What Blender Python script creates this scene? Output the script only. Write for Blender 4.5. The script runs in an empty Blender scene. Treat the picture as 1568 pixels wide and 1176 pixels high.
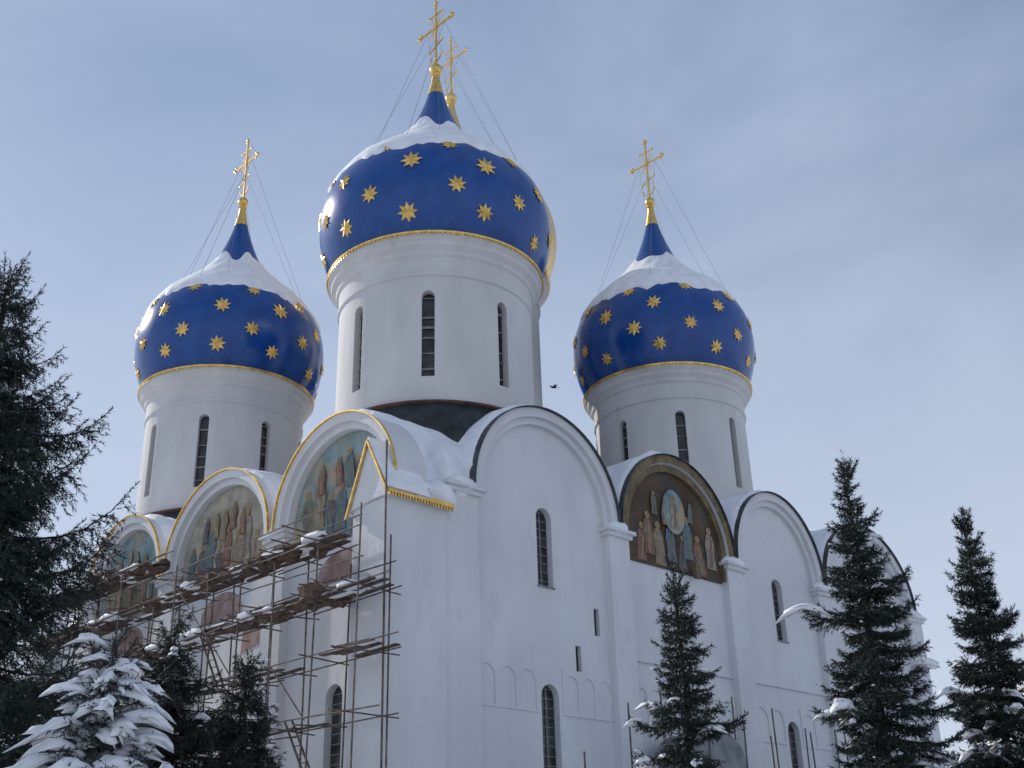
import bpy, math, random
import numpy as np
from mathutils import Vector, Matrix, noise
random.seed(5); np.random.seed(5)
D=bpy.data; S=bpy.context.scene
rad=math.radians
# ------------------------------------------------------------------ materials
def newmat(name):
    m=D.materials.new(name); m.use_nodes=True
    nt=m.node_tree; b=nt.nodes['Principled BSDF']
    return m,nt,b
def mixmat(name,c1,c2,scale=2.0,rough=0.8,metal=0.0,detail=6,stretch=(1,1,1),bump=0.0,bscale=None,lo=0.35,hi=0.65,c3=None,s3=0.3,lo3=.5,hi3=.75,bd=.05,streak=0):
    m,nt,b=newmat(name); N=nt.nodes; L=nt.links
    tc=N.new('ShaderNodeTexCoord'); mp=N.new('ShaderNodeMapping'); mp.inputs['Scale'].default_value=stretch
    L.new(tc.outputs['Object'],mp.inputs[0])
    no=N.new('ShaderNodeTexNoise'); no.inputs['Scale'].default_value=scale; no.inputs['Detail'].default_value=detail
    L.new(mp.outputs[0],no.inputs['Vector'])
    r=N.new('ShaderNodeValToRGB'); r.color_ramp.elements[0].position=lo; r.color_ramp.elements[1].position=hi
    r.color_ramp.elements[0].color=(*c1,1); r.color_ramp.elements[1].color=(*c2,1)
    L.new(no.outputs[0],r.inputs[0]); out=r.outputs[0]
    if c3:
        n3=N.new('ShaderNodeTexNoise'); n3.inputs['Scale'].default_value=s3; n3.inputs['Detail'].default_value=8
        n3.inputs['Roughness'].default_value=.65
        L.new(mp.outputs[0],n3.inputs['Vector'])
        mr=N.new('ShaderNodeMapRange'); mr.inputs[1].default_value=lo3; mr.inputs[2].default_value=hi3
        L.new(n3.outputs[0],mr.inputs[0])
        mx=N.new('ShaderNodeMixRGB'); mx.inputs[2].default_value=(*c3,1)
        L.new(mr.outputs[0],mx.inputs[0]); L.new(out,mx.inputs[1]); out=mx.outputs[0]
    if streak:
        mp2=N.new('ShaderNodeMapping'); mp2.inputs['Scale'].default_value=(1.2,1.2,.16)
        L.new(tc.outputs['Object'],mp2.inputs[0])
        n4=N.new('ShaderNodeTexNoise'); n4.inputs['Scale'].default_value=1.3; n4.inputs['Detail'].default_value=6
        L.new(mp2.outputs[0],n4.inputs['Vector'])
        mr=N.new('ShaderNodeMapRange'); mr.inputs[1].default_value=.52; mr.inputs[2].default_value=.85; mr.inputs[4].default_value=streak
        L.new(n4.outputs[0],mr.inputs[0])
        mx=N.new('ShaderNodeMixRGB'); mx.inputs[2].default_value=(.30,.30,.30,1)
        L.new(mr.outputs[0],mx.inputs[0]); L.new(out,mx.inputs[1]); out=mx.outputs[0]
    L.new(out,b.inputs['Base Color'])
    b.inputs['Roughness'].default_value=rough; b.inputs['Metallic'].default_value=metal
    if bump>0:
        n2=N.new('ShaderNodeTexNoise'); n2.inputs['Scale'].default_value=bscale or scale*4; n2.inputs['Detail'].default_value=6
        L.new(tc.outputs['Object'],n2.inputs['Vector'])
        bp=N.new('ShaderNodeBump'); bp.inputs['Strength'].default_value=bump; bp.inputs['Distance'].default_value=bd
        L.new(n2.outputs[0],bp.inputs['Height']); L.new(bp.outputs[0],b.inputs['Normal'])
    return m
M_wall=mixmat('white_plaster',(.62,.625,.64),(.72,.725,.735),scale=.35,rough=.85,stretch=(1,1,.6),bump=.35,bscale=2.5,c3=(.52,.525,.54),s3=.7,lo3=.54,hi3=.82,streak=.16)
M_drum=mixmat('drum_plaster',(.55,.545,.535),(.65,.645,.635),scale=.5,rough=.85,stretch=(1,1,.45),bump=.3,bscale=3,c3=(.44,.43,.415),s3=1.0,lo3=.56,hi3=.85,streak=.2)
M_blue=mixmat('blue_dome_paint',(.002,.048,.225),(.004,.068,.29),scale=1.2,rough=.2,bump=.2,bscale=1.1,c3=(.006,.08,.27),s3=1.5)
M_gold=mixmat('gold_leaf',(.62,.38,.09),(.90,.62,.20),scale=5,rough=.32,metal=.85)
M_gold2=mixmat('gilded_dome',(.80,.52,.16),(.92,.66,.26),scale=2,rough=.3,metal=.85)
M_snow=mixmat('snow',(.76,.78,.82),(.88,.89,.91),scale=1.5,rough=.7,bump=.5,bscale=2.2)
M_ground=mixmat('trodden_snow',(.48,.49,.52),(.68,.69,.72),scale=.4,rough=.8,bump=.5,bscale=2.2)
M_dark=mixmat('dark_roof_metal',(.012,.016,.017),(.035,.045,.045),scale=1.5,rough=.55,metal=.2)
M_rim=mixmat('grey_roof_edge_metal',(.03,.033,.037),(.08,.085,.09),scale=2,rough=.6,metal=.2)
M_rust=mixmat('red_brown_roof_edge',(.08,.035,.03),(.13,.065,.055),scale=3,rough=.7)
M_glass=mixmat('dark_window_glass',(.01,.012,.014),(.05,.055,.06),scale=2,rough=.2)
M_frame=mixmat('window_bars',(.18,.18,.18),(.27,.26,.25),scale=4,rough=.6)
M_wood=mixmat('scaffold_wood',(.045,.030,.024),(.16,.11,.08),scale=4,rough=.9,c3=(.12,.06,.05),s3=1.2)
M_pole=mixmat('scaffold_pole_metal',(.06,.045,.04),(.18,.145,.12),scale=3,rough=.6,metal=.3)
M_ochre=mixmat('ochre_arch',(.10,.078,.038),(.22,.165,.08),scale=2,rough=.7)
M_bark=mixmat('bark',(.025,.018,.014),(.07,.05,.038),scale=9,rough=.9,bump=.5)
M_needle=mixmat('spruce_needles',(.007,.014,.011),(.026,.042,.031),scale=1.6,rough=.65,detail=3)
M_needle2=mixmat('blue_spruce_needles',(.014,.028,.026),(.045,.066,.062),scale=1.6,rough=.6,detail=3)
M_needle3=mixmat('brownish_fir_needles',(.010,.013,.009),(.036,.039,.027),scale=1.4,rough=.65,detail=3)
M_wire=mixmat('steel_wire',(.22,.22,.23),(.3,.3,.3),scale=3,rough=.5,metal=.3)
M_pink=mixmat('exposed_plaster',(.24,.15,.125),(.44,.33,.30),scale=1.2,rough=.9)
M_grey=mixmat('grey_tarpaulin',(.16,.17,.18),(.28,.29,.30),scale=1.2,rough=.7)
M_green=mixmat('pale_green_wall',(.42,.55,.52),(.52,.62,.58),scale=.3,rough=.85)
# ------------------------------------------------------------------ builders
def link(ob,parent=None):
    S.collection.objects.link(ob)
    if parent: ob.parent=parent
    return ob
def empty(name):
    e=D.objects.new(name,None); e.empty_display_size=.5
    return link(e)
class MB:
    def __init__(s): s.v=[]; s.f=[]
    def add(s,vs,fs):
        o=len(s.v); s.v+= [tuple(v) for v in vs]; s.f+=[tuple(i+o for i in f) for f in fs]
    def box(s,x0,x1,y0,y1,z0,z1):
        s.add([(x0,y0,z0),(x1,y0,z0),(x1,y1,z0),(x0,y1,z0),(x0,y0,z1),(x1,y0,z1),(x1,y1,z1),(x0,y1,z1)],
              [(0,3,2,1),(4,5,6,7),(0,1,5,4),(1,2,6,5),(2,3,7,6),(3,0,4,7)])
    def rod(s,p,q,r,n=6,r2=None):
        p=Vector(p);q=Vector(q);d=(q-p)
        if d.length<1e-6: return
        d.normalize(); r2=r if r2 is None else r2
        a=d.cross(Vector((0,0,1)) if abs(d.z)<.9 else Vector((1,0,0))).normalized(); b=d.cross(a)
        vs=[]
        for c,rr in ((p,r),(q,r2)):
            for i in range(n):
                t=2*math.pi*i/n; vs.append(c+a*math.cos(t)*rr+b*math.sin(t)*rr)
        fs=[(i,(i+1)%n,n+(i+1)%n,n+i) for i in range(n)]+[tuple(range(n))[::-1],tuple(range(n,2*n))]
        s.add(vs,fs)
    def beam(s,p,q,w,h,up=(0,0,1)):
        p=Vector(p);q=Vector(q);d=(q-p).normalized(); a=d.cross(Vector(up)).normalized(); b=a.cross(d)
        vs=[]
        for c in (p,q):
            for i,j in ((-1,-1),(1,-1),(1,1),(-1,1)): vs.append(c+a*i*w/2+b*j*h/2)
        s.add(vs,[(0,1,2,3)[::-1],(4,5,6,7),(0,1,5,4),(1,2,6,5),(2,3,7,6),(3,0,4,7)])
    def lathe(s,prof,c,n=96,cap=True,fn=None):
        vs=[];fs=[]
        for k,(r,z) in enumerate(prof):
            for i in range(n):
                t=2*math.pi*i/n; rr,zz=(r,z) if fn is None else fn(r,z,t,k)
                vs.append((c[0]+rr*math.cos(t),c[1]+rr*math.sin(t),c[2]+zz))
        m=len(prof)
        for k in range(m-1):
            for i in range(n):
                fs.append((k*n+i,k*n+(i+1)%n,(k+1)*n+(i+1)%n,(k+1)*n+i))
        if cap: fs+= [tuple(range(n))[::-1],tuple(range((m-1)*n,m*n))]
        s.add(vs,fs)
    def ball(s,c,r,n=10,sc=(1,1,1)):
        prof=[(max(.001,math.sin(math.pi*k/n))*r,-math.cos(math.pi*k/n)*r) for k in range(n+1)]
        vs=[];fs=[];m=n+2
        for (rr,z) in prof:
            for i in range(m):
                t=2*math.pi*i/m; vs.append((c[0]+rr*math.cos(t)*sc[0],c[1]+rr*math.sin(t)*sc[1],c[2]+z*sc[2]))
        for k in range(n):
            for i in range(m): fs.append((k*m+i,k*m+(i+1)%m,(k+1)*m+(i+1)%m,(k+1)*m+i))
        s.add(vs,fs)
    def lump(s,c,sx,sy,sz,n=8,amp=.35,rot=0,seed=0,droop=0):
        k=len(s.v); s.ball((0,0,0),1,n); cr,sr=math.cos(rot),math.sin(rot)
        for i in range(k,len(s.v)):
            v=Vector(s.v[i]); v*=1+amp*noise.noise(v*1.5+Vector((seed*3.7+c[0],c[1],c[2])))
            if v.z<0: v.z*=.5
            x,y,z=v.x*sx,v.y*sy,v.z*sz-droop*(v.x*v.x*sx+v.y*v.y*sy)
            s.v[i]=(c[0]+x*cr-y*sr,c[1]+x*sr+y*cr,c[2]+z)
    def obj(s,name,mat,parent=None,smooth=False,auto=None):
        me=D.meshes.new(name); me.from_pydata(s.v,[],s.f); me.update()
        me.materials.append(mat)
        if smooth:
            me.polygons.foreach_set('use_smooth',[True]*len(me.polygons))
            if auto:
                try: me.set_sharp_from_angle(angle=rad(auto))
                except Exception: pass
        return link(D.objects.new(name,me),parent)
def plate(outline,holes,d0,d1,side,mb):
    cu=D.curves.new('tmp','CURVE'); cu.dimensions='2D'; cu.fill_mode='BOTH'; cu.extrude=abs(d1-d0)/2
    for pts in [outline]+holes:
        sp=cu.splines.new('POLY'); sp.points.add(len(pts)-1)
        for i,p in enumerate(pts): sp.points[i].co=(p[0],p[1],0,1)
        sp.use_cyclic_u=True
    ob=D.objects.new('tmp',cu); S.collection.objects.link(ob)
    dg=bpy.context.evaluated_depsgraph_get(); me=D.meshes.new_from_object(ob.evaluated_get(dg))
    mid=(d0+d1)/2+(FX if side=='L' else 0)
    vs=[]
    for v in me.vertices:
        a,b,c=v.co
        vs.append((a,mid+c,b) if side=='R' else (mid+c,a,b))
    mb.add(vs,[tuple(p.vertices) for p in me.polygons])
    D.objects.remove(ob); D.curves.remove(cu); D.meshes.remove(me)
def arc(c,a,zs,b,n=36,t0=0,t1=math.pi):
    return [(c+a*math.cos(t0+(t1-t0)*i/n),zs+b*math.sin(t0+(t1-t0)*i/n)) for i in range(n+1)]
def archwin(c,w,z0,z1,n=10):
    r=w/2
    return [(c-r,z0),(c+r,z0)]+arc(c,r,z1-r,r,n)
def ring(c,a,zs,b,wd,n=40,foot=0):
    o=arc(c,a,zs,b,n); i=arc(c,a-wd,zs,b-wd,n)[::-1]
    if foot: o=[(c+a,zs-foot)]+o+[(c-a,zs-foot)]; i=[(c-a+wd,zs-foot)]+i+[(c+a-wd,zs-foot)]
    return o+i
# ------------------------------------------------------------------ cathedral
FX=.9
cath=empty('orthodox_cathedral')
cath.location=(-4.93,42.5,0); cath.rotation_euler=(0,0,rad(45))
LX,LY=42.0,31.5
SR,BR=17.9,4.5
SL,BL=17.15,4.05
baysR=[(4.55,13.6),(13.8,22.6),(22.8,31.0),(31.2,41.2)]
baysL=[(0.15,8.55),(9.0,18.0),(18.4,26.4)]
def outline(bays,total,zs,b,zl):
    pts=[(0,0),(total,0),(total,zl)]
    last=bays[-1][1]
    if total-last>.05: pts.append((last,zl))
    for k,(p,q) in enumerate(reversed(bays)):
        pts+=arc((p+q)/2,(q-p)/2,zs,b)
    if bays[0][0]>.05: pts.append((bays[0][0],zl))
    pts.append((0,zl if bays[0][0]>.5 else zs))
    return pts
wall=MB()
cR=[(p+q)/2 for p,q in baysR]; cL=[(p+q)/2 for p,q in baysL]
holesR=[archwin(cR[0],.95,14.4,17.9),archwin(cR[2],.95,14.4,17.7),archwin(cR[3],.95,14.4,17.7)]
holesR+=[archwin(c,1.05,4.5,10.3) for c in cR]
holesR+=[[(12.05,12.7),(12.4,12.7),(12.4,13.9),(12.05,13.9)],[(10.75,11.0),(11.1,11.0),(11.1,12.1),(10.75,12.1)]]
plate(outline(baysR,LX,SR,BR,16.5),holesR,.4,1.3,'R',wall)
holesL=[archwin(c+.3,1.1,4.5,10.1) for c in cL]
plate(outline(baysL,LY,SL,BL,16.5),holesL,.4,1.3,'L',wall)
plate(outline(baysR,LX,SR,BR,16.5),[],LY-1,LY-.1,'R',wall)
plate(outline(baysL,LY,SL,BL,16.5),[],LX-1-FX,LX-.1-FX,'L',wall)
for (a,b,y,zt) in [(0,2.95,-.12,16.35),(3.2,4.85,.02,17.35),(12.95,14.35,.02,17.35),(22.0,23.4,.02,17.35),(30.4,31.8,.02,17.35),(40.5,42,.02,17.35)]:
    wall.box(a,b,y,.6,0,zt)
    if a>0:
        wall.box(a-.12,b+.12,y-.14,.62,17.35,17.55); wall.box(a-.25,b+.25,y-.28,.64,17.55,17.72)
wall.box(2.96,3.19,.0,.58,0,16.6)
wall.box(-.02,1.6,-.1,2.0,0,16.3)
for (a,b,x,zt) in [(8.1,9.5,.02,16.8),(17.4,18.9,.02,16.8),(25.8,27.2,.02,16.8),(30,31.4,.02,16.8)]:
    wall.box(x+FX,.6+FX,a,b,0.001,zt)
    wall.box(x-.14+FX,.62+FX,a-.12,b+.12,16.8,17.0); wall.box(x-.28+FX,.64+FX,a-.25,b+.25,17.0,17.13)
wall.box(-.15,3.1,-.27,.7,16.35,16.5)
for c,(p,q) in zip(cR,baysR):
    a=(q-p)/2
    plate(ring(c,a,SR,BR,.42,foot=.17),[],-.05,.5,'R',wall)
    plate(ring(c,a-.42,SR,BR-.42,.3,foot=.17),[],.16,.5,'R',wall)
for c,(p,q) in zip(cL,baysL):
    a=(q-p)/2
    plate(ring(c,a,SL,BL,.38,foot=.015),[],-.25,.5,'L',wall)
    plate(ring(c,a-.38,SL,BL-.38,.28,foot=.015),[],.0,.5,'L',wall)
for k,(p,q) in enumerate([(4.85,12.95),(14.35,22.0),(23.4,30.4),(31.8,40.5)]):
    for (a,b) in ((p+.02,cR[k]-.75),(cR[k]+.75,q-.02)):
        n=max(1,int((b-a)/.95)); w=(b-a)/n
        hs=[archwin(a+w*(i+.5),w-.2,9.2,10.75,8) for i in range(n)]
        plate([(a,9.1),(b,9.1),(b,11.0),(a,11.0)],hs,.35,.42,'R',wall)
    if k: wall.box(p+.01,q-.01,.3,.41,11.9,12.0)
wall.obj('walls',M_wall,cath)
g=MB(); fr=MB()
for (c,w,z0,z1) in [(cR[0],.95,14.4,17.9),(cR[2],.95,14.4,17.7),(cR[3],.95,14.4,17.7)]+[(c,1.05,4.5,10.3) for c in cR]:
    g.box(c-w/2-.1,c+w/2+.1,.72,.78,z0-.1,z1+.1)
    z=z0+.3
    while z<z1: fr.box(c-w/2,c+w/2,.68,.71,z,z+.03); z+=.38
    fr.box(c-.02,c+.02,.67,.705,z0,z1)
    fr.box(c-w/2-.05,c+w/2+.05,.34,.6,z0-.07,z0-.003)
for c in (12.22,10.92): g.box(c-.3,c+.3,.6,.65,10.8,14.2)
for c in cL:
    g.box(.75+FX,.8+FX,c-.4,c+1.0,4.4,10.2)
    z=4.8
    while z<10.1: fr.box(.7+FX,.74+FX,c-.25,c+.85,z,z+.035); z+=.38
g.obj('window_glass',M_glass,cath); fr.obj('window_bars',M_frame,cath)
rimR=MB(); rimL=MB()
for c,(p,q) in zip(cR,baysR):
    a=(q-p)/2; plate(ring(c,a+.05,SR,BR+.05,.045,foot=.0),[],-.2,.7,'R',rimR)
    plate(ring(c,a+.05,SR,BR+.05,.045,foot=.0),[],LY-.6,LY+.2,'R',rimR)
rimR.obj('roof_edge_metal',M_rim,cath)
for c,(p,q) in zip(cL,baysL):
    a=(q-p)/2; plate(ring(c,a+.06,SL,BL+.06,.055),[],-.38,-.26,'L',rimL)
GA,GH,GB=.95,18.75,2.05
rimL.box(-.2,3.15,-.42,-.33,16.42,16.60)
for i in range(23): rimL.box(-.17+i*.145,-.10+i*.145,-.41,-.35,16.28,16.42)
for (y0,z0,y1,z1) in [(-.35,16.45,GA,GH+.1),(GA,GH+.1,GB+.15,15.9)]:
    rimL.beam((-.22,y0,z0),(-.22,y1,z1),.08,.11,up=(1,0,0))
rimL.obj('gilded_edges',M_gold,cath)
gb=MB()
gb.add([(-.14,-.28,16.45),(-.14,GB,16.2),(-.14,GA,GH),(1.5,-.28,16.45),(1.5,GB,16.2),(1.5,GA,GH)],[(0,2,1),(3,4,5),(0,1,4,3),(1,2,5,4),(2,0,3,5)])
gb.obj('corner_gable',M_wall,cath)
gs=MB()
for (ya,za,yb,zb) in [(-.42,16.5,GA,GH+.12),(GB+.12,16.05,GA,GH+.12)]:
    gs.add([(-.2,ya,za),(1.9,ya,za),(1.9,yb,zb),(-.2,yb,zb),(-.2,ya,za+.12),(1.9,ya,za+.12),(1.9,yb,zb+.16),(-.2,yb,zb+.16)],
     [(0,1,2,3),(4,7,6,5),(0,4,5,1),(1,5,6,2),(2,6,7,3),(3,7,4,0)])
def vault(v,bays,zs,b):
    r=0
    for p,q in bays:
        a=(q-p)/2+.08; c=(p+q)/2; d=(v-c)/a
        if abs(d)<1: r=max(r,zs+(b+.10)*math.sqrt(1-d*d))
    return r
nx,ny=240,176
hv=[];hf=[]
for j in range(ny+1):
    for i in range(nx+1):
        x=FX+.1+(LX-.2-FX)*i/nx; y=.06+(LY-.15)*j/ny
        h=max(vault(x,baysR,SR,BR),vault(y,baysL,SL,BL),16.75)
        e=min(x,y,LX-x,LY-y)
        if e>2: h=max(h,16.75+min(1,(e-2)/4)*4.0)
        if x<3.3: h=min(h,16.6+y*1.9)
        sn=.11+.16*noise.noise(Vector((x*.5,y*.5,1)))+.09*noise.noise(Vector((x*1.7,y*1.7,5)))
        h+=sn
        if i in(0,nx) or j in(0,ny): h-=.25
        hv.append((x,y,h))
for j in range(ny):
    for i in range(nx):
        a=j*(nx+1)+i; hf.append((a,a+1,a+nx+2,a+nx+1))
gs.add(hv,hf)
for k,(a,b) in enumerate([(3.2,4.85),(12.95,14.35),(22,23.4),(30.4,31.8),(40.5,42)]):
    gs.lump(((a+b)/2,.12,17.7),.95,.42,.42,seed=k)
for k,(a,b) in enumerate([(8.1,9.5),(17.4,18.9),(25.8,27.2),(30,31.4)]):
    gs.lump((.1+FX,(a+b)/2,17.1),.42,.85,.35,seed=k+9)
gs.lump((3.0,.35,16.7),1.0,.6,.95,seed=3); gs.lump((3.9,.5,17.5),.8,.6,.8,seed=4); gs.lump((2.2,.5,17.1),.8,.5,.6,seed=6)
gs.obj('roof_snow',M_snow,cath,smooth=True,auto=55)
# frescoes
M_fr=[mixmat('fresco_teal',(.10,.19,.22),(.26,.36,.36),scale=1.3,rough=.9,c3=(.40,.32,.21),s3=.7,lo3=.45,hi3=.65),
      mixmat('fresco_brown',(.055,.034,.022),(.12,.075,.045),scale=1.0,rough=.9,c3=(.05,.085,.08),s3=.6),
      mixmat('fresco_pale',(.30,.28,.22),(.45,.42,.33),scale=1.3,rough=.9,c3=(.22,.165,.11),s3=.8)]
robes=[mixmat('robe_%d'%i,c,tuple(k*1.8 for k in c),scale=3.5,rough=.9,c3=(.2,.18,.14),s3=2,lo3=.4,hi3=.7) for i,c in enumerate([(.17,.07,.05),(.07,.115,.15),(.21,.155,.08),(.09,.12,.075),(.22,.2,.16),(.08,.055,.05)])]
M_skin=mixmat('fresco_skin',(.24,.17,.11),(.32,.22,.15),scale=5,rough=.9)
M_halo=mixmat('fresco_halo',(.32,.24,.10),(.42,.32,.14),scale=5,rough=.85)
rob=[MB() for _ in robes]; skin=MB(); halo=MB()
def figure(side,d,a,z,h,mi,lean=0):
    w=h*.19
    pts=[(a-w,z),(a+w*1.05,z),(a+w*.8,z+h*.35),(a+w*.95+lean,z+h*.6),(a+w*.6+lean,z+h*.8),(a+lean+w*.2,z+h*.86),(a+lean-w*.2,z+h*.86),(a-w*.7+lean,z+h*.8),(a-w*.95+lean,z+h*.55),(a-w*.75,z+h*.3)]
    plate(pts,[],d-.012,d,side,rob[mi])
    plate([(a-w*.25,z+.04*h),(a+w*.3,z+.04*h),(a+w*.5+lean,z+h*.7),(a+w*.1+lean,z+h*.78)],[],d-.018,d-.013,side,rob[(mi+2)%6])
    plate(arc(a+lean,h*.085,z+h*.93,h*.085,14,0,2*math.pi*.98),[],d-.02,d-.009,side,halo)
    plate(arc(a+lean,h*.05,z+h*.93,h*.065,10,0,2*math.pi*.97),[],d-.032,d-.021,side,skin)
def fresco(side,c,a,zs,b,zb,d,mat,nm,nf,hh):
    m=MB(); o=[(c+a,zb)]+arc(c,a,zs,b)+[(c-a,zb)]
    plate(o,[],d,d+.06,side,m); m.obj(nm,mat,cath)
    rnd=random.Random(nf*7+int(c))
    for i in range(nf):
        u=-1+2*(i+rnd.uniform(.3,.7))/nf
        x=c+u*a*.85; top=zs+b*math.sqrt(max(0,1-(u*.85)**2))
        h=min(hh*rnd.uniform(.8,1.15),(top-zb)*.78)
        figure(side,d-.004-.04*(i%2),x,zb+.12+(i%2)*rnd.uniform(.3,.7),h,rnd.randrange(6),rnd.uniform(-.18,.18))
    for i in range(nf//2+1):
        u=-.5+(i+rnd.uniform(.2,.8))/max(1,nf//2+1)
        figure(side,d-.09,c+u*a,zb+(zs+b-zb)*rnd.uniform(.42,.55),hh*rnd.uniform(.5,.68),rnd.randrange(6),rnd.uniform(-.15,.15))
fresco('L',cL[0],3.45,SL,3.35,15.9,.32,M_fr[0],'fresco_arch_a',7,2.5)
fresco('L',cL[1],3.7,SL,3.35,15.9,.32,M_fr[2],'fresco_arch_b',8,2.2)
fresco('L',cL[2],3.2,SL,3.35,15.9,.32,M_fr[0],'fresco_arch_c',7,2.2)
fresco('R',cR[1],3.65,SR,3.75,16.6,.32,M_fr[1],'fresco_arch_d',8,1.9)
md=MB(); plate(arc(cR[1],.85,SR+1.7,1.15,24,0,2*math.pi*.99),[],.2,.215,'R',md); md.obj('fresco_mandorla',M_fr[0],cath)
figure('R',.19,cR[1],SR+.85,1.7,4)
oc=MB(); plate(ring(cR[1],4.0,SR,4.05,.36,foot=1.2),[],.12,.3,'R',oc)
plate(ring(cR[1],4.4,SR,4.5,.4,foot=.1),[],-.09,-.055,'R',oc); oc.obj('ochre_archivolt',M_ochre,cath)
for i,m in enumerate(rob): m.obj('fresco_robes_%d'%i,robes[i],cath)
skin.obj('fresco_faces',M_skin,cath); halo.obj('fresco_halos',M_halo,cath)
pk=MB()
for c in cL:
    plate([(c-1.7,14.2)]+[(c+1.7,14.2)]+arc(c,1.7,14.5,1.0,20),[],.37,.398,'L',pk)
    plate([(c-3.3,12.6),(c-1.9,12.4),(c-2.0,14.0),(c-3.2,14.3)],[],.375,.397,'L',pk)
pk.obj('exposed_plaster_patches',M_pink,cath)
ic=MB(); ic.box(cR[1]+1.0,cR[1]+1.35,-.1,.1,16.4,17.0); ic.rod((cR[1]+1.17,0,17.0),(cR[1]+1.17,0,17.3),.12,6,.02); ic.obj('hanging_lantern',M_ochre,cath)
# ------------------------------------------------------------------ drums & domes
PROF=[(5.30,0),(5.62,.55),(5.88,1.2),(6.08,2.0),(6.15,2.8),(6.08,3.6),(5.85,4.4),(5.42,5.15),(4.8,5.85),(4.05,6.5),(3.2,7.15),(2.45,7.8),(1.9,8.45),(1.5,9.1),(1.18,9.75),(.90,10.4),(.66,11.05),(.46,11.7),(.31,12.3),(.22,12.8),(.17,13.3)]
def prof_at(z):
    for (r0,z0),(r1,z1) in zip(PROF,PROF[1:]):
        if z0<=z<=z1: return r0+(r1-r0)*(z-z0)/(z1-z0)
    return PROF[-1][0]
def smoothprof():
    out=[]; n=len(PROF)
    for i in range(n-1):
        p0=PROF[max(i-1,0)];p1=PROF[i];p2=PROF[i+1];p3=PROF[min(i+2,n-1)]
        for k in range(3):
            t=k/3; o=[]
            for a in (0,1):
                o.append(.5*((2*p1[a])+(-p0[a]+p2[a])*t+(2*p0[a]-5*p1[a]+4*p2[a]-p3[a])*t*t+(-p0[a]+3*p1[a]-3*p2[a]+p3[a])*t**3))
            out.append(tuple(o))
    out.append(PROF[-1]); return out
SP=smoothprof()
import bmesh
def tower(name,cx,cy,ring_z,k,kz,gold,phase,zw0,zw1,zbase,snowlow):
    P=D.objects.new(name,None); link(P,cath); P.location=(cx,cy,0)
    h=ring_z
    dp=[(4.98,zbase),(4.98,zbase+3.6),(5.04,zbase+3.62),(5.04,zbase+3.8),(4.97,zbase+3.84),(4.93,h-2.1),(5.03,h-2.05),(5.03,h-1.88),(4.97,h-1.83),(5.0,h-1.1),(5.12,h-1.0),(5.16,h-.8),(5.38,h-.6),(5.42,h-.42),(5.56,h-.3),(5.58,h-.12),(5.3,h-.1)]
    dp=[(r*k,z) for r,z in dp]
    m=MB(); m.lathe(dp,(0,0,0),128); ob=m.obj('drum',M_drum,P)
    cut=MB(); gl=MB(); br=MB()
    for i in range(8):
        an=i*math.pi/4; ca,sa=math.cos(an),math.sin(an)
        w=.62*k; pts=archwin(0,w,zw0,zw1,8); n=len(pts)
        r0,r1=4.35*k,5.4*k
        vs=[(ca*r-sa*a,sa*r+ca*a,b) for r in (r0,r1) for a,b in pts]
        cut.add(vs,[tuple(range(n))[::-1],tuple(range(n,2*n))]+[(q,(q+1)%n,n+(q+1)%n,n+q) for q in range(n)])
        rg=4.55*k
        gl.add([(ca*rg-sa*a,sa*rg+ca*a,b) for a,b in ((-w/2,zw0),(w/2,zw0),(w/2,zw1),(-w/2,zw1))],[(0,1,2,3)])
        z=zw0+.5
        while z<zw1-.2:
            p=Vector((ca*(rg+.05)-sa*-w/2,sa*(rg+.05)+ca*-w/2,z)); q=Vector((ca*(rg+.05)-sa*w/2,sa*(rg+.05)+ca*w/2,z))
            br.beam(p,q,.05,.04+random.random()*.08); z+=random.uniform(.5,1.1)
    co=cut.obj('cutter',M_drum,P)
    bm=bmesh.new(); bm.from_mesh(co.data); bmesh.ops.recalc_face_normals(bm,faces=bm.faces); bm.to_mesh(co.data); bm.free()
    md=ob.modifiers.new('b','BOOLEAN'); md.operation='DIFFERENCE'; md.solver='EXACT'; md.object=co
    bpy.context.view_layer.update()
    dg=bpy.context.evaluated_depsgraph_get(); me=D.meshes.new_from_object(ob.evaluated_get(dg))
    ob.modifiers.clear(); ob.data=me; D.objects.remove(co)
    me.polygons.foreach_set('use_smooth',[True]*len(me.polygons))
    try: me.set_sharp_from_angle(angle=rad(28))
    except Exception: pass
    gl.obj('drum_glass',M_glass,P); br.obj('drum_window_bars',M_frame,P)
    sk=MB(); sk.lathe([(5.75*k,zbase+1.0),(5.7*k,zbase+1.7),(5.22*k,zbase+3.35),(5.0*k,zbase+3.4)],(0,0,0),96); sk.obj('drum_skirt_roof',M_dark,P,True,30)
    sk=MB(); sk.lathe([(5.2*k,zbase+3.34),(5.38*k,zbase+3.4),(5.38*k,zbase+3.48),(5.0*k,zbase+3.6)],(0,0,0),96); sk.obj('drum_skirt_edge',M_rust,P,True,30)
    m=MB(); m.lathe([(5.4*k,-.11)]+[(r*k,z*kz) for r,z in SP],(0,0,h),128)
    m.obj('onion_dome',gold and M_gold2 or M_blue,P,True)
    gd=MB(); gd.lathe([(5.45*k,-.13),(5.66*k,-.12),(5.68*k,-.03),(5.5*k,.0)],(0,0,h),128,cap=False)
    nt=150
    for i in range(nt):
        a=2*math.pi*i/nt; c,s=math.cos(a),math.sin(a); r=5.64*k
        gd.add([(c*r-s*.07,s*r+c*.07,h-.12),(c*r+s*.07,s*r-c*.07,h-.12),(c*r,s*r,h-.3)],[(0,1,2)])
    gd.lathe([(r*k+.02,z*kz) for r,z in SP if z>11.6],(0,0,h),32)
    gd.ball((0,0,h+13.5*kz),.36*k)
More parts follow.
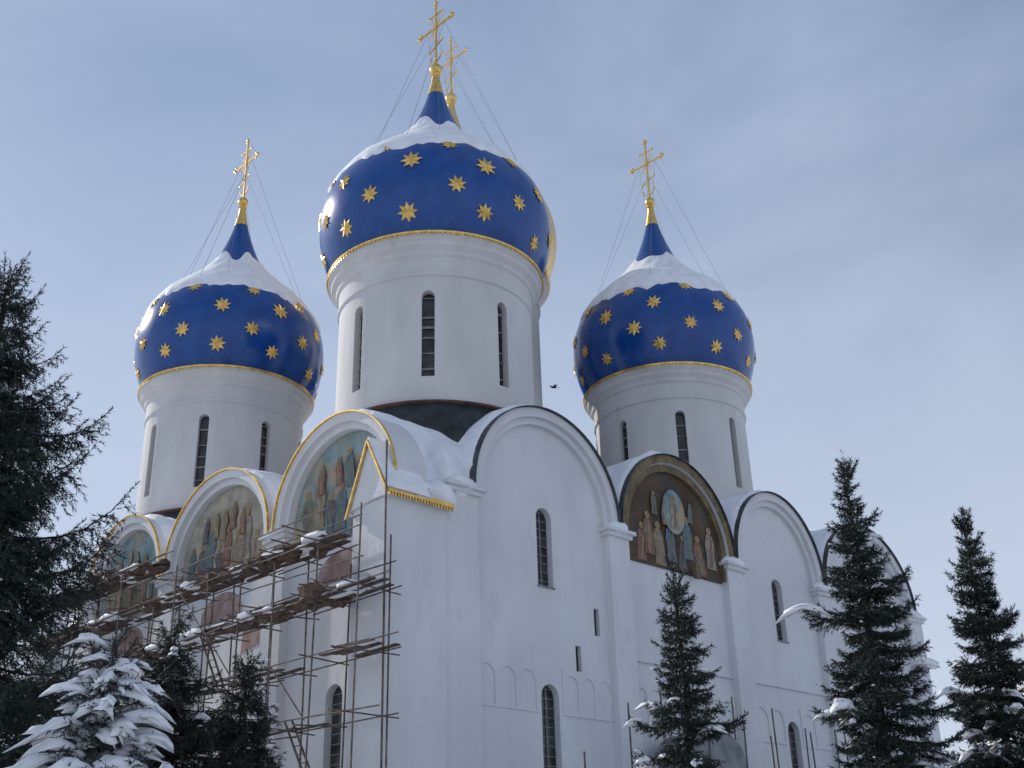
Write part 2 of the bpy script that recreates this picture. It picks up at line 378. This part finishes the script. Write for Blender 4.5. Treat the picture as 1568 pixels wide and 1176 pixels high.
    gd.lathe([(.22*k,13.0*kz),(.3*k,13.1*kz),(.18*k,13.25*kz)],(0,0,h),24)
    if not gold:
        for (z,off,sz) in ((1.0,0,.50),(2.15,.5,.50),(3.5,0,.55),(4.75,.5,.5)):
            for i in range(10):
                a=phase+ (i+off)*2*math.pi/10+random.uniform(-.05,.05)
                zz=z+random.uniform(-.15,.15)
                r=prof_at(zz)*k; dr=(prof_at(zz+.1)-prof_at(zz-.1))*k/.2/kz
                nrm=Vector((math.cos(a),math.sin(a),-dr)).normalized()
                tx=Vector((-math.sin(a),math.cos(a),0)); ty=nrm.cross(tx)
                c=Vector((r*math.cos(a),r*math.sin(a),h+zz*kz))+nrm*.035
                rot=random.uniform(-.3,.3); vs=[c+nrm*.09]; s_=sz*random.uniform(.9,1.06)
                for q in range(16):
                    rr=s_ if q%2==0 else s_*.52; t=rot+q*math.pi/8
                    vs.append(c+tx*rr*math.cos(t)+ty*rr*math.sin(t))
                gd.add(vs,[(0,1+q,1+(q+1)%16) for q in range(16)])
    zc=h+13.8*kz; H=4.4*kz
    def bar(y0,z0,y1,z1,w=.085): gd.beam((0,y0,z0),(0,y1,z1),w,w,up=(1,0,0))
    def tre(y,z,r=.13):
        gd.ball((0,y,z),r,6,(.6,1,1))
    bar(0,zc-.1,0,zc+H,.1); A=1.5*k; za=zc+H*.60
    bar(-A,za+.04,A,za+.04,.05); bar(-A,za-.06,A,za-.06,.05); bar(-.6*k,zc+H*.8,.6*k,zc+H*.8,.07); bar(-.6*k,zc+H*.30+.22,.6*k,zc+H*.30-.22,.07)
    for s in (-1,1):
        tre(s*A,za); tre(s*(A-.16),za+.18,.09); tre(s*(A-.16),za-.18,.09); tre(s*.6*k,zc+H*.8,.1); tre(s*.6*k,zc+H*.3-s*.22,.09)
        bar(s*.1,za+.1,s*.6,za+.6,.035); bar(s*.1,za-.1,s*.6,za-.6,.035); bar(s*.1,za+.1,s*.34,za+.8,.03); bar(s*.1,za-.1,s*.34,za-.8,.03)
        tre(s*.14,zc+H-.14,.08)
    tre(0,zc+H,.13)
    for q in range(8):
        t0=math.pi+q*math.pi/8; t1=t0+math.pi/8
        bar(.5*math.cos(t0),zc+.75+.5*math.sin(t0),.5*math.cos(t1),zc+.75+.5*math.sin(t1),.06)
    gd.obj('gilding',gold and M_gold2 or M_gold,P,True,30)
    wr=MB()
    for a in (.55,.55+math.pi/2,.55+math.pi,.55+1.5*math.pi):
        s=1 if math.sin(a)>0 else -1
        e=(5.0*k*math.cos(a),5.0*k*math.sin(a),h+5.7*kz)
        wr.rod((0,s*A*.5,za-.05),e,.012,4)
        wr.rod((0,0,zc+H*.42),(4.4*k*math.cos(a+.35),4.4*k*math.sin(a+.35),h+6.3*kz),.010,4)
    wr.obj('guy_wires',M_wire,P)
    if not gold:
        n=22; sp=[(1,1)]*n
        def fn(r,z,t,kk):
            e=.5*noise.noise(Vector((math.cos(t)*2.2+cx,math.sin(t)*2.2+cy,h)))+.45*noise.noise(Vector((math.cos(t)*7,math.sin(t)*7,cx)))+.2*noise.noise(Vector((math.cos(t)*18,math.sin(t)*18,cx)))
            low=snowlow+e
            u=kk/(n-1)
            hi=9.0+1.1*noise.noise(Vector((math.cos(t)*1.6,math.sin(t)*1.6,cx+9)))
            zz=low+(hi-low)*u
            th=.22*math.sin(math.pi*min(1,max(0,u)))**.5+.10*noise.noise(Vector((math.cos(t)*5,math.sin(t)*5,zz)))
            if kk==0 or kk==n-1: th=-.05
            return prof_at(zz)*k+th, zz*kz
        m=MB(); m.lathe(sp,(0,0,h),144,cap=False,fn=fn); m.obj('dome_snow',M_snow,P,True)
    return P
def wa(deg): return rad(-90+deg-45)
RZ=31.05
tower('near_drum',8.0,6.35,RZ,.975,1.03,False,wa(-7),23.8,28.2,19,4.6)
tower('south_drum',28.1,7.4,RZ,.93,1.07,False,wa(-8.5),23.8,28.2,19,4.7)
tower('north_drum',7.8,25.7,RZ,.935,1.07,False,wa(5.5),23.8,28.2,19,4.7)
tower('rear_drum',27.9,25.7,RZ,.93,1.07,False,wa(0),23.8,28.2,19,4.8)
tower('central_drum',17.85,16.1,38.7,1.12,1.12,True,0,27,35,19.5,5.3)
pc=MB(); plate([(14.6,0)]+[(18.2,0)]+arc(16.4,1.8,7.2,1.5,20),[],-2.6,-.3,'R',pc); pc.obj('porch',M_grey,cath)
# ------------------------------------------------------------------ scaffolding
sc=empty('scaffolding'); sc.location=cath.location; sc.rotation_euler=cath.rotation_euler
po=MB(); bd=MB(); ss=MB()
rnd=random.Random(3)
ts=[-.7,1.9,4.3,6.9,9.3,11.8,14.2,16.9,19.4,22.0,24.3,26.5]
XA,XB=-.35,-1.9
for t in ts:
    for x in (XA,XB):
        zt=(15.6 if t<15 else 17.4)+rnd.uniform(-1.6,.8)
        lx,ly=rnd.uniform(-.22,.22),rnd.uniform(-.25,.25)
        po.rod((x,t,0),(x+lx,t+ly,zt),.035,6)
po.rod((-.45,-.62,0),(-.40,-.5,18.4),.04,6)
for z in [3.7,5.9,8.1,10.3,12.5,14.7,16.7]:
    t0=-1 if z<13 else (1.2 if z<15 else 15.5)
    for x in (XA,XB):
        for dz in ((0,1.0) if z>12 else (0,)):
            t=t0-(rnd.uniform(1.2,2.4) if x==XB and dz==0 else rnd.uniform(0,.5))
            while t<26:
                Lp=rnd.uniform(5,8)
                if dz==0 or rnd.random()<.7:
                    po.rod((x,t,z+dz+rnd.uniform(-.12,.12)),(x+rnd.uniform(-.1,.1),min(t+Lp,28),z+dz+rnd.uniform(-.15,.15)),.03,5)
                t+=Lp-.3
    for t in ts:
        if t>=t0-.5: po.rod((.3,t+.1,z-.05),(XB-rnd.uniform(.1,1.0),t+.1,z-.05+rnd.uniform(-.15,.15)),.03,5)
    t=t0
    while t<26.5:
        Lp=rnd.uniform(1.8,3.6); dens=(.9 if z>11 else .5)
        if z<11 and rnd.random()<.3: t+=Lp; continue
        for k in range(5):
            if rnd.random()<dens:
                x=XA-.1-k*.3; dz=rnd.uniform(-.02,.14); dz2=rnd.uniform(-.02,.16); j=rnd.uniform(-.6,.5)
                bd.beam((x+rnd.uniform(-.05,.05),t+j,z+.06+dz),(x+rnd.uniform(-.08,.08),t+Lp+j,z+.06+dz2),.25,.045)
                if rnd.random()<.45: ss.beam((x,t+j+.3,z+.12+dz),(x,t+Lp*.7+j,z+.13+dz2),.24,.08)
        t+=Lp
    if z>12:
        for _ in range(38):
            t=rnd.uniform(t0,26)
            bd.beam((-rnd.uniform(.1,2.0),t,z+rnd.uniform(.1,.3)),(-rnd.uniform(.1,2.6),t+rnd.uniform(.8,2.4),z+rnd.uniform(.1,.9)),.12,.04)
        for q in range(16):
            t=rnd.uniform(t0,26); ss.lump((-rnd.uniform(.5,1.8),t,z+.16),.4,rnd.uniform(.4,.9),.2,6,seed=q)
            bd.lump((-rnd.uniform(.5,1.8),rnd.uniform(t0,26),z+.1),.35,rnd.uniform(.3,.8),rnd.uniform(.2,.5),6,amp=.8,seed=q+50)
for (t,z) in [(1.9,8.1),(6.9,10.3),(11.8,5.9),(16.9,10.3),(4.3,3.7),(9.3,12.5)]:
    po.rod((XB-.05,t,z),(XB-.05,t+2.3,z+2.2),.028,5)
for (t,z) in [(2.2,5.9),(8.8,10.3)]:
    for d in (0,.45): bd.beam((-1.1,t+d,z),(-1.5,t+1.1+d,z+2.4),.05,.07)
    for q in range(8): bd.rod((-1.1-.05*q,t+.14*q,z+.3*q),(-1.1-.05*q,t+.14*q+.45,z+.3*q),.02,4)
po.obj('poles',M_pole,sc); bd.obj('planks',M_wood,sc); ss.obj('snow_on_planks',M_snow,sc,True,40)
s2=empty('scaffolding'); s2.location=cath.location; s2.rotation_euler=cath.rotation_euler
po=MB(); bd=MB()
for i,t in enumerate([9.5,12.2,14.6,17.2,19.8,22.8,25.6,28.6]):
    for y in (-1.0,-3.2):
        if i==0 and y<-2: continue
        po.rod((t+rnd.uniform(-.2,.2),y,0),(t+rnd.uniform(-.2,.2),y,8.8+rnd.uniform(0,2.6) if t>10 else 7.5),.04,6)
for z in (3.8,6.2):
    po.rod((9,-1,z),(29,-1,z),.035,5); po.rod((12,-3.2,z),(29,-3.2,z),.035,5)
    for k in range(6): bd.beam((19,-1.1-.36*k,z+.08),(28.6,-1.1-.36*k,z+.1),.3,.05)
po.obj('poles',M_pole,s2); bd.obj('planks',M_wood,s2)
# ------------------------------------------------------------------ trees
def spruce(name,loc,H,R,seed,pw=.85,nl=.10,nw=.02,dens=60,droop=.35,rise=.25,snow=.25,snowsize=1.0,mat=None,wh=.30,nb=7,zlow=.8,sparse=.0,hang=0.0,elev=8,tw=.13,var=.45,tipl=1.0,snr=(1,3),dust=3,slen=1.0,snowtop=1.0):
    rg=np.random.RandomState(seed); rd=random.Random(seed)
    P=empty(name); P.location=(loc[0],loc[1],0)
    tr=MB(); n=14
    pts=[Vector((.04*math.sin(i*.9+seed),.04*math.cos(i*1.3),H*i/n)) for i in range(n+1)]
    tb=.014*H+.03
    for i in range(n): tr.rod(pts[i],pts[i+1],tb*(1-i/n)+.010,8,tb*(1-(i+1)/n)+.010)
    seg=[]; sn=MB()
    z=zlow; az0=0
    segs_add=seg.append
    while z<H-.15:
        f=1-z/H
        nbr=nb if f>.12 else 5
        az0+=rd.uniform(.3,1.2)
        wl=rd.uniform(.72,1.12)
        for b in range(nbr):
            if rd.random()<sparse: continue
            az=az0+2*math.pi*b/nbr+rd.uniform(-.3,.3)
            L=(R*f**pw)*wl*rd.uniform(1-var,1.15)+.08
            if rd.random()<.1: L*=1.2
            el=rad(elev-22*f*2+30*max(0,1-f*5)+rd.uniform(-9,9))
            if f<.06: el=rad(55)
            dh=Vector((math.cos(az),math.sin(az),0)); zz=z+rd.uniform(-.14,.14)
            bend=rd.uniform(-.25,.25); sd_=Vector((-dh.y,dh.x,0))
            def P_(u): return Vector((0,0,zz))+dh*(L*u)+sd_*(bend*L*u*u)+Vector((0,0,L*(math.tan(el)*u-droop*u*u+(droop*.5+rise)*u**3.2)))
            K=7; pp=[P_(q/K) for q in range(K+1)]
            for q in range(K):
                tr.rod(pp[q],pp[q+1],.004+.012*L*(1-q/K),4,.004+.012*L*(1-(q+1)/K))
                if q>=1: segs_add((*pp[q],*pp[q+1]))
            n2=int(L/tw)+3
            for q in range(n2):
                u=.10+.84*(q+rd.random()*.6)/n2
                p=P_(u); t=(P_(min(1,u+.05))-P_(u-.05)).normalized()
                l2=min(.55*L*(1-u)**.75+.06,.7)*rd.uniform(.6,1.2)
                for sgn in (-1,1):
                    if rd.random()<.1: continue
                    an=sgn*rad(rd.uniform(35,65))
                    d=Vector((t.x*math.cos(an)-t.y*math.sin(an),t.x*math.sin(an)+t.y*math.cos(an),t.z*.8+rd.uniform(-.28,.12)-hang)).normalized()
                    m_=p+d*l2*.5; e=p+d*l2+Vector((0,0,l2*(rd.uniform(-.08,.16)-hang*.8)))
                    segs_add((*p,*m_)); segs_add((*m_,*e))
                    if l2>.25:
                        for s3 in (-1,1):
                            a3=s3*rad(48); d3=Vector((d.x*math.cos(a3)-d.y*math.sin(a3),d.x*math.sin(a3)+d.y*math.cos(a3),d.z-.25))
                            segs_add((*m_,*(m_+d3*l2*.45)))
                if rd.random()<.8:
                    hl=(.1+.35*rd.random())*(1-u*.5)*(1 if hang>.05 else .5)
                    segs_add((*p,*(p+Vector((rd.uniform(-.05,.05),rd.uniform(-.05,.05),-hl)))))
            if L>.25:
                if rd.random()<snow and (z<H*snowtop or rd.random()<.12):
                    for _ in range(rd.randint(*snr)):
                        u=rd.uniform(.4,.98); p=P_(u)+Vector((0,0,.03*snowsize)); s=snowsize*rd.uniform(.5,1.3)*min(1.2,.3+L*.5)
                        p+=sd_*rd.uniform(-.22,.22)*L*(1.1-u)
                        sn.lump((p.x,p.y,p.z),.18*s*rd.uniform(.9,1.6)*slen,.11*s*rd.uniform(.8,1.4),.085*s*rd.uniform(.7,1.3),7,amp=1.0,rot=az+rd.uniform(-.5,.5),seed=rd.random()*50,droop=.35)
                for _ in range(dust if z<H*.8 else 1):
                    u=rd.uniform(.3,1.0); p=P_(u)+sd_*rd.uniform(-.3,.3)*L*(1.1-u)+Vector((0,0,.015)); s=rd.uniform(.015,.04)*(.6+.4*snowsize)
                    sn.lump((p.x,p.y,p.z),s*2.2,s,s*.6,4,amp=.5,rot=az,seed=u*30)
        z+=wh*(.5+.8*f)*rd.uniform(.8,1.25)
    segs_add((0,0,H-1.0,0,0,H+.25))
    for q in range(6):
        a=q*1.3+seed; segs_add((0,0,H-.55-.08*q,.16*math.cos(a)*tipl,.16*math.sin(a)*tipl,H-.1-.1*q))
    A=np.array(seg); p=A[:,:3]; q=A[:,3:]; d=q-p; ln=np.linalg.norm(d,axis=1)
    cnt=np.maximum(2,(ln*dens).astype(int)); idx=np.repeat(np.arange(len(A)),cnt); m=len(idx)
    u=rg.rand(m,1); base=p[idx]+d[idx]*u; dn=d[idx]/(ln[idx][:,None]+1e-9)
    r=rg.randn(m,3); r-=dn*(r*dn).sum(1,keepdims=True); r/=np.linalg.norm(r,axis=1,keepdims=True)+1e-9
    dr=dn*.75+r*.65; dr/=np.linalg.norm(dr,axis=1,keepdims=True)
    l=nl*(.6+.7*rg.rand(m,1)); w=np.cross(dr,rg.randn(m,3)); w/=np.linalg.norm(w,axis=1,keepdims=True)+1e-9; w*=nw*.5
    V=np.empty((m,3,3)); V[:,0]=base-w; V[:,1]=base+w; V[:,2]=base+dr*l
    me=D.meshes.new('needles'); me.vertices.add(m*3); me.vertices.foreach_set('co',V.reshape(-1).astype(np.float32))
    me.loops.add(m*3); me.loops.foreach_set('vertex_index',np.arange(m*3,dtype=np.int32))
    me.polygons.add(m); me.polygons.foreach_set('loop_start',np.arange(0,m*3,3,dtype=np.int32))
    me.update(calc_edges=True); me.validate()
    me.materials.append(mat or M_needle); link(D.objects.new('needles',me),P)
    tr.obj('trunk_and_limbs',M_bark,P)
    if sn.v: sn.obj('snow_on_boughs',M_snow,P,True)
    return m
tot=0
kw=dict(wh=.35,nb=7,elev=13,droop=.5,rise=.40,var=.55,tw=.115,dust=2,slen=1.5)
tot+=spruce('spruce_tree',(8.32,28),11.9,2.8,11,nl=.10,nw=.022,dens=56,snow=.45,snowsize=1.15,zlow=1.6,snowtop=.58,**kw)
tot+=spruce('spruce_tree',(3.28,24),8.2,2.3,12,nl=.09,nw=.020,dens=60,snow=.4,snowsize=.9,zlow=1.6,sparse=.15,snowtop=.66,**kw)
tot+=spruce('spruce_tree',(11.85,30),11.0,2.75,13,nl=.10,nw=.023,dens=56,snow=.45,snowsize=1.15,zlow=1.8,snowtop=.6,**kw)
tot+=spruce('spruce_tree',(-7.85,16),11.0,4.2,14,pw=.78,nl=.075,nw=.015,dens=80,snow=.10,snowsize=.45,zlow=1.9,droop=.5,rise=.55,hang=.4,wh=.34,elev=13,nb=8,tw=.13,var=.55,dust=2,slen=1.5)
tot+=spruce('spruce_tree',(-4.15,12),4.25,2.0,15,nl=.07,nw=.013,dens=85,snow=1,snowsize=1.2,mat=M_needle2,zlow=1.2,wh=.25,nb=8,snr=(1,4),dust=5,slen=1.9,droop=.5)
tot+=spruce('spruce_tree',(-5.9,20),6.3,3.2,16,nl=.085,nw=.017,dens=72,snow=.06,hang=.5,zlow=1.5,droop=.4,nb=8,mat=M_needle3,dust=1)
tot+=spruce('spruce_tree',(-4.75,20.6),5.7,3.0,17,nl=.085,nw=.017,dens=72,snow=.06,hang=.5,zlow=1.5,droop=.4,nb=8,mat=M_needle3,dust=1)
print('needles',tot)
# ------------------------------------------------------------------ bird
bd=MB()
bd.ball((0,0,0),.09,8,(2.4,.9,.9)); bd.ball((.22,0,.03),.055,6,(1.3,1,1)); bd.rod((.27,0,.03),(.35,0,.02),.02,5,.003)
bd.add([(.1,.06,.03),(-.12,.06,.03),(-.10,.42,.10),(.08,.38,.11),(-.12,.62,.02)],[(0,1,2,3),(3,2,4)])
bd.add([(.1,-.06,.03),(-.12,-.06,.03),(-.10,-.42,.10),(.08,-.38,.11),(-.12,-.62,.02)],[(0,3,2,1),(3,4,2)])
bd.add([(-.18,.03,0),(-.18,-.03,0),(-.42,-.09,0),(-.42,.09,0)],[(0,1,2,3)])
bo=bd.obj('flying_crow',M_dark); bo.location=(1.72,44.2,21.45); bo.rotation_euler=(rad(-12),0,rad(200)); bo.scale=(.6,.6,.6)
bb=empty('monastery_building'); bb.location=(52,120,0)
m=MB(); m.box(0,26,0,14,0,20)
for k in range(7): m.box(1+k*3.6,1.5+k*3.6,-.25,0,0,19.5)
m.box(-.5,26.5,-.5,14.5,20,20.8); m.obj('walls',M_green,bb)
m=MB(); m.add([(-1,-1,20.8),(27,-1,20.8),(27,15,20.8),(-1,15,20.8),(5,7,26),(21,7,26)],[(0,1,5,4),(1,2,5),(2,3,4,5),(3,0,4)]); m.obj('roof_snow',M_snow,bb)
m=MB()
for k in range(7):
    for z in (3,9,15): m.box(2.4+k*3.6,3.6+k*3.6,-.05,.2,z,z+2.4)
m.obj('windows',M_glass,bb)
gm=MB(); n=80; gv=[];gf=[]
for j in range(n+1):
    for i in range(n+1):
        x=(i/n*2-1);y=(j/n*2-1); X=math.copysign(abs(x)**3,x)*3000; Y=math.copysign(abs(y)**3,y)*3000
        gv.append((X,Y,.12*noise.noise(Vector((X*.12,Y*.12,0))) if abs(X)<90 and abs(Y)<90 else 0))
for j in range(n):
    for i in range(n): a=j*(n+1)+i; gf.append((a,a+1,a+n+2,a+n+1))
gm.add(gv,gf); gm.obj('snowy_ground',M_ground,None,True)
# ------------------------------------------------------------------ light & sky
AZ,EL=-52,32
sd=Vector((math.sin(rad(AZ))*math.cos(rad(EL)),math.cos(rad(AZ))*math.cos(rad(EL)),math.sin(rad(EL))))
sl=D.lights.new('sun','SUN'); sl.energy=3.4; sl.angle=rad(.6); sl.color=(1,.95,.87)
so=link(D.objects.new('sun',sl)); so.rotation_euler=sd.to_track_quat('Z','Y').to_euler()
w=D.worlds.new('World'); S.world=w; w.use_nodes=True; nt=w.node_tree; N=nt.nodes; L=nt.links
bg=N['Background']; bg.inputs[1].default_value=.105
sk=N.new('ShaderNodeTexSky'); sk.sky_type='NISHITA'; sk.sun_disc=False; sk.sun_elevation=rad(EL); sk.sun_rotation=rad(AZ); sk.air_density=1.0; sk.dust_density=.3; sk.ozone_density=1.4
tc=N.new('ShaderNodeTexCoord'); mp=N.new('ShaderNodeMapping'); mp.inputs['Scale'].default_value=(1,1,2.2); mp.inputs['Rotation'].default_value=(0,rad(25),rad(20))
L.new(tc.outputs['Generated'],mp.inputs[0])
no=N.new('ShaderNodeTexNoise'); no.inputs['Scale'].default_value=1.8; no.inputs['Detail'].default_value=8; no.inputs['Roughness'].default_value=.52; no.inputs['Distortion'].default_value=.5
L.new(mp.outputs[0],no.inputs['Vector'])
mr=N.new('ShaderNodeMapRange'); mr.inputs[1].default_value=.36; mr.inputs[2].default_value=.74; mr.inputs[3].default_value=.25; mr.inputs[4].default_value=.85
L.new(no.outputs[0],mr.inputs[0])
mx=N.new('ShaderNodeMixRGB'); mx.inputs[2].default_value=(4.9,5.8,7.6,1)
L.new(mr.outputs[0],mx.inputs[0]); L.new(sk.outputs[0],mx.inputs[1])
sx=N.new('ShaderNodeSeparateXYZ'); L.new(tc.outputs['Generated'],sx.inputs[0])
hz=N.new('ShaderNodeMapRange'); hz.inputs[1].default_value=.08; hz.inputs[2].default_value=.62; hz.inputs[3].default_value=.85; hz.inputs[4].default_value=0
L.new(sx.outputs[2],hz.inputs[0])
m2=N.new('ShaderNodeMixRGB'); m2.inputs[2].default_value=(6.0,6.6,7.9,1)
L.new(hz.outputs[0],m2.inputs[0]); L.new(mx.outputs[0],m2.inputs[1]); L.new(m2.outputs[0],bg.inputs[0])
# ------------------------------------------------------------------ camera
cam=D.cameras.new('camera'); cam.lens=41.3; cam.sensor_width=36; cam.clip_end=10000
co=link(D.objects.new('camera',cam)); co.location=(0,0,1.6)
co.rotation_euler=(Matrix.Rotation(rad(114.4),3,'X')@Matrix.Rotation(rad(-1.63),3,'Z')).to_euler()
S.camera=co
S.view_settings.view_transform='Standard'; S.view_settings.look='None'; S.view_settings.exposure=0
